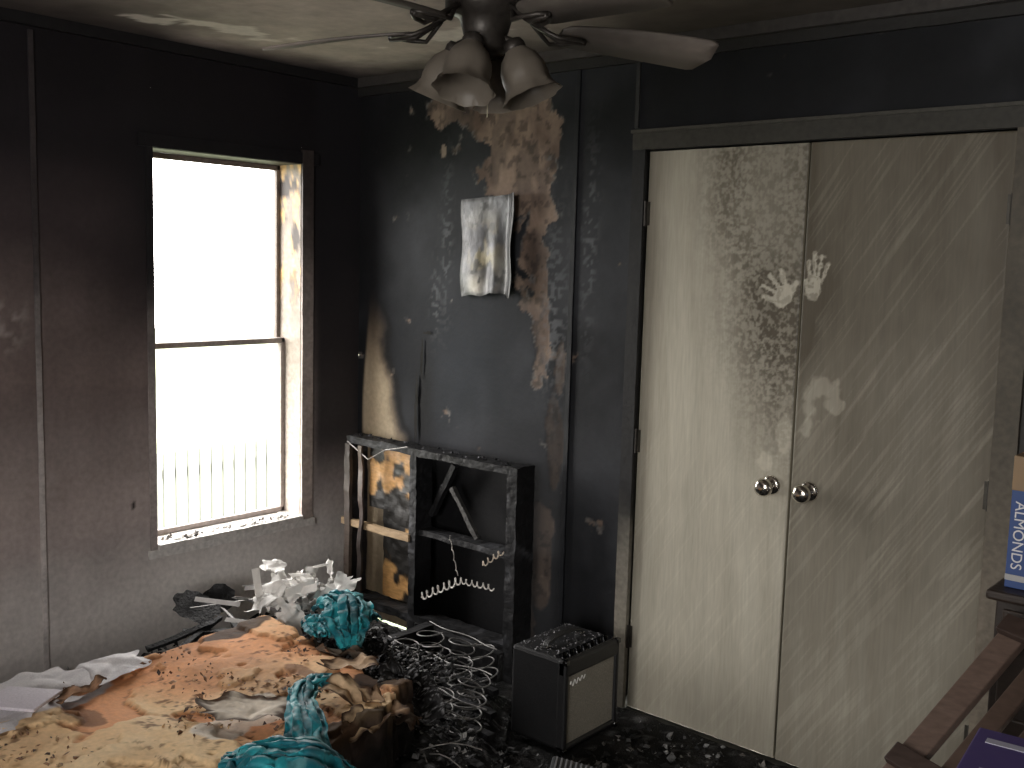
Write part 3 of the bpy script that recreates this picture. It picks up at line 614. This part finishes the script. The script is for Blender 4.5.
for cy in(-.43,-.23): mb.bbox((1.488,cy-.014,.335),(1.512,cy+.014,.342),(.5,.5,.5),.002)
for cy in(-.492,-.188):
    for cz in(.004,.32): mb.bbox((1.622,cy,cz),(1.640,cy+.02,cz+.018),(.1,.1,.1),.003)
mb.build('control_panel',M_chrome,amp)
mb=MB();n=40;t=np.linspace(0,1,n);mb.tube(np.stack([0*t+1.631,-.455+.085*t,.245+.011*np.sin(t*26)*(1-t*.4)+.008*t],-1),.0018,(.85,.83,.8),5);mb.build('script_badge',M_paper,amp)
mb=MB()
for i in range(260): mb.chip((1.40+.2*rng.rand(),-.48+.3*rng.rand(),.337),.002+.005*rng.rand()**2,random.choice([(.3,.3,.31),(.05,.05,.05),(.15,.15,.16)]))
mb.build('soot_flakes',M_ash,amp)
pd=empty('effects_pedal');mb=MB();rt=Euler((.1,.20,.55));mb.bbox((1.75,-.76,.035),(1.91,-.62,.085),(.04,.042,.046),.008,rot=rt)
mb.build('housing',M_tolex,pd);mb=MB()
for i in range(9): mb.bbox((1.762+.016*i,-.75,.085),(1.768+.016*i,-.63,.090),(.18,.18,.19),.001,rot=rt,piv=(1.83,-.69,.06))
mb.build('treadle_ribs',M_tolex,pd)
mb=MB()
for i in range(4800):
    x=1.2+1.7*rng.rand();y=-1.6+1.55*rng.rand()
    if x<float(xlim(y))-.05 or (1.36<x<1.68 and -.53<y<-.13) or (1.7<x<1.98 and -.82<y<-.56): continue
    mb.chip((x,y,.004+.008*rng.rand()),.004+.018*rng.rand()**3,random.choice([(.015,.015,.015)]*6+[(.08,.08,.08),(.16,.15,.14),(.25,.25,.25)]))
mb.build('floor_cinders',M_ash)
# ============================================================ RIGHT SIDE FURNITURE
dr=empty('dresser');mb=MB();dk=(.022,.014,.010)
mb.bbox((2.97,-.51,.02),(3.46,-.06,.88),dk,.005);mb.bbox((2.95,-.535,.88),(3.48,-.05,.905),(.03,.02,.015),.008)
for k in range(3): mb.bbox((2.99,-.522,.08+.27*k),(3.44,-.508,.32+.27*k),(.03,.019,.013),.004)
mb.build('carcass',M_wood,dr)
mb=MB()
for k in range(3):
    for xx in(3.1,3.33): mb.lathe([(0,0),(.008,0),(.007,.012),(.014,.018),(.012,.026),(0,.028)],(xx,-.522,.2+.27*k),(.3,.26,.2),14,Matrix.Rotation(math.pi/2,4,'X'))
mb.build('knobs',M_chrome,dr)
bx=empty('almond_box');mb=MB();o0=-.022
mb.bbox((3.00+o0,-.48,.906),(3.09+o0,-.27,1.235),(.03,.07,.22),.002);mb.bbox((2.999+o0,-.481,1.15),(3.091+o0,-.269,1.236),(.26,.17,.09),.002);mb.bbox((3.000+o0,-.483,.925),(3.088+o0,-.48,.94),(.4,.4,.4),.001)
mb.build('carton',M_card,bx)
tc=bpy.data.curves.new('label_text','FONT');tc.body='ALMONDS';tc.size=.036;tc.extrude=.0004;to=bpy.data.objects.new('label_text',tc);scene.collection.objects.link(to)
mw=vmat('white_print',.5,40,0,.02)
for l in list(mw.node_tree.links):
    if l.to_socket.name=='Base Color': mw.node_tree.links.remove(l)
mw.node_tree.nodes['Principled BSDF'].inputs['Base Color'].default_value=(.7,.7,.7,1)
tc.materials.append(mw);to.rotation_euler=(math.pi/2,math.pi/2,0);to.location=(2.990,-.4835,1.125);to.parent=bx
sl=empty('slatted_wood_panel');mb=MB()
top=Vector((3.085,-.56,.97));bot=Vector((2.60,-1.75,.012));d=(bot-top).normalized();side=Vector((.97,-.22,.0)).normalized();side=(side-d*side.dot(d)).normalized();nrm=side.cross(d)
Mo=np.array(Matrix((side,d,nrm)).transposed());Ln=(bot-top).length
def pbox(s0,s1,l0,l1,n0,n1,col):
    P=MB();P.bbox((s0,l0,n0),(s1,l1,n1),col,.003);V=np.concatenate(P.V)@Mo.T+np.array(top);mb.add(V,np.concatenate(P.Q),None,np.concatenate(P.C))
pbox(0,.06,.14,Ln,0,.022,(.115,.078,.062))
for k in range(1,5): pbox(.06+.085*k-.045,.06+.085*k,.03,Ln-.03,.0,.016,np.array((.075,.048,.036))*(1-.12*k))
for l in(.14,.55,1.1): pbox(.0,.46,l,l+.05,-.02,0,(.04,.025,.02))
mb.build('slats',M_wood,sl)
cb=empty('moving_carton');mb=MB();mb.bbox((3.22,-1.62,.0),(3.62,-1.30,.78),(.3,.2,.12),.004);mb.box((3.4,-1.625,.70),(3.44,-1.62,.78),(.5,.45,.35));mb.build('carton',M_card,cb)
pb=empty('purple_box');mb=MB();rt=Euler((0,0,.1));mb.bbox((3.19,-1.58,.782),(3.45,-1.34,.90),(.08,.055,.20),.003,rot=rt);mb.bbox((3.22,-1.55,.8995),(3.42,-1.50,.901),(.5,.46,.6),.0005,rot=rt,piv=(3.32,-1.46,.84));mb.bbox((3.21,-1.40,.8995),(3.34,-1.38,.901),(.45,.45,.55),.0005,rot=rt,piv=(3.32,-1.46,.84));mb.build('carton',M_card,pb)
# ============================================================ LIGHT
wd=bpy.data.worlds.new('overcast_sky');scene.world=wd;wd.use_nodes=True;bg=wd.node_tree.nodes['Background'];bg.inputs[0].default_value=(1,.965,.925,1);bg.inputs[1].default_value=15
for nm,loc,rot,sx,sy in(('window_portal',(-.20,(WY0+WY1)/2,(WZ0+WZ1)/2),(0,-math.pi/2,0),WZ1-WZ0,WY1-WY0),('fill_window_portal',(3.2,YF-.06,1.475),(math.pi/2,0,0),1.4,1.35)):  # the latter portal serves the added fill window
    l=bpy.data.lights.new(nm,'AREA');l.shape='RECTANGLE';l.size=sx;l.size_y=sy;l.cycles.is_portal=True
    o=bpy.data.objects.new(nm,l);scene.collection.objects.link(o);o.location=loc;o.rotation_euler=rot
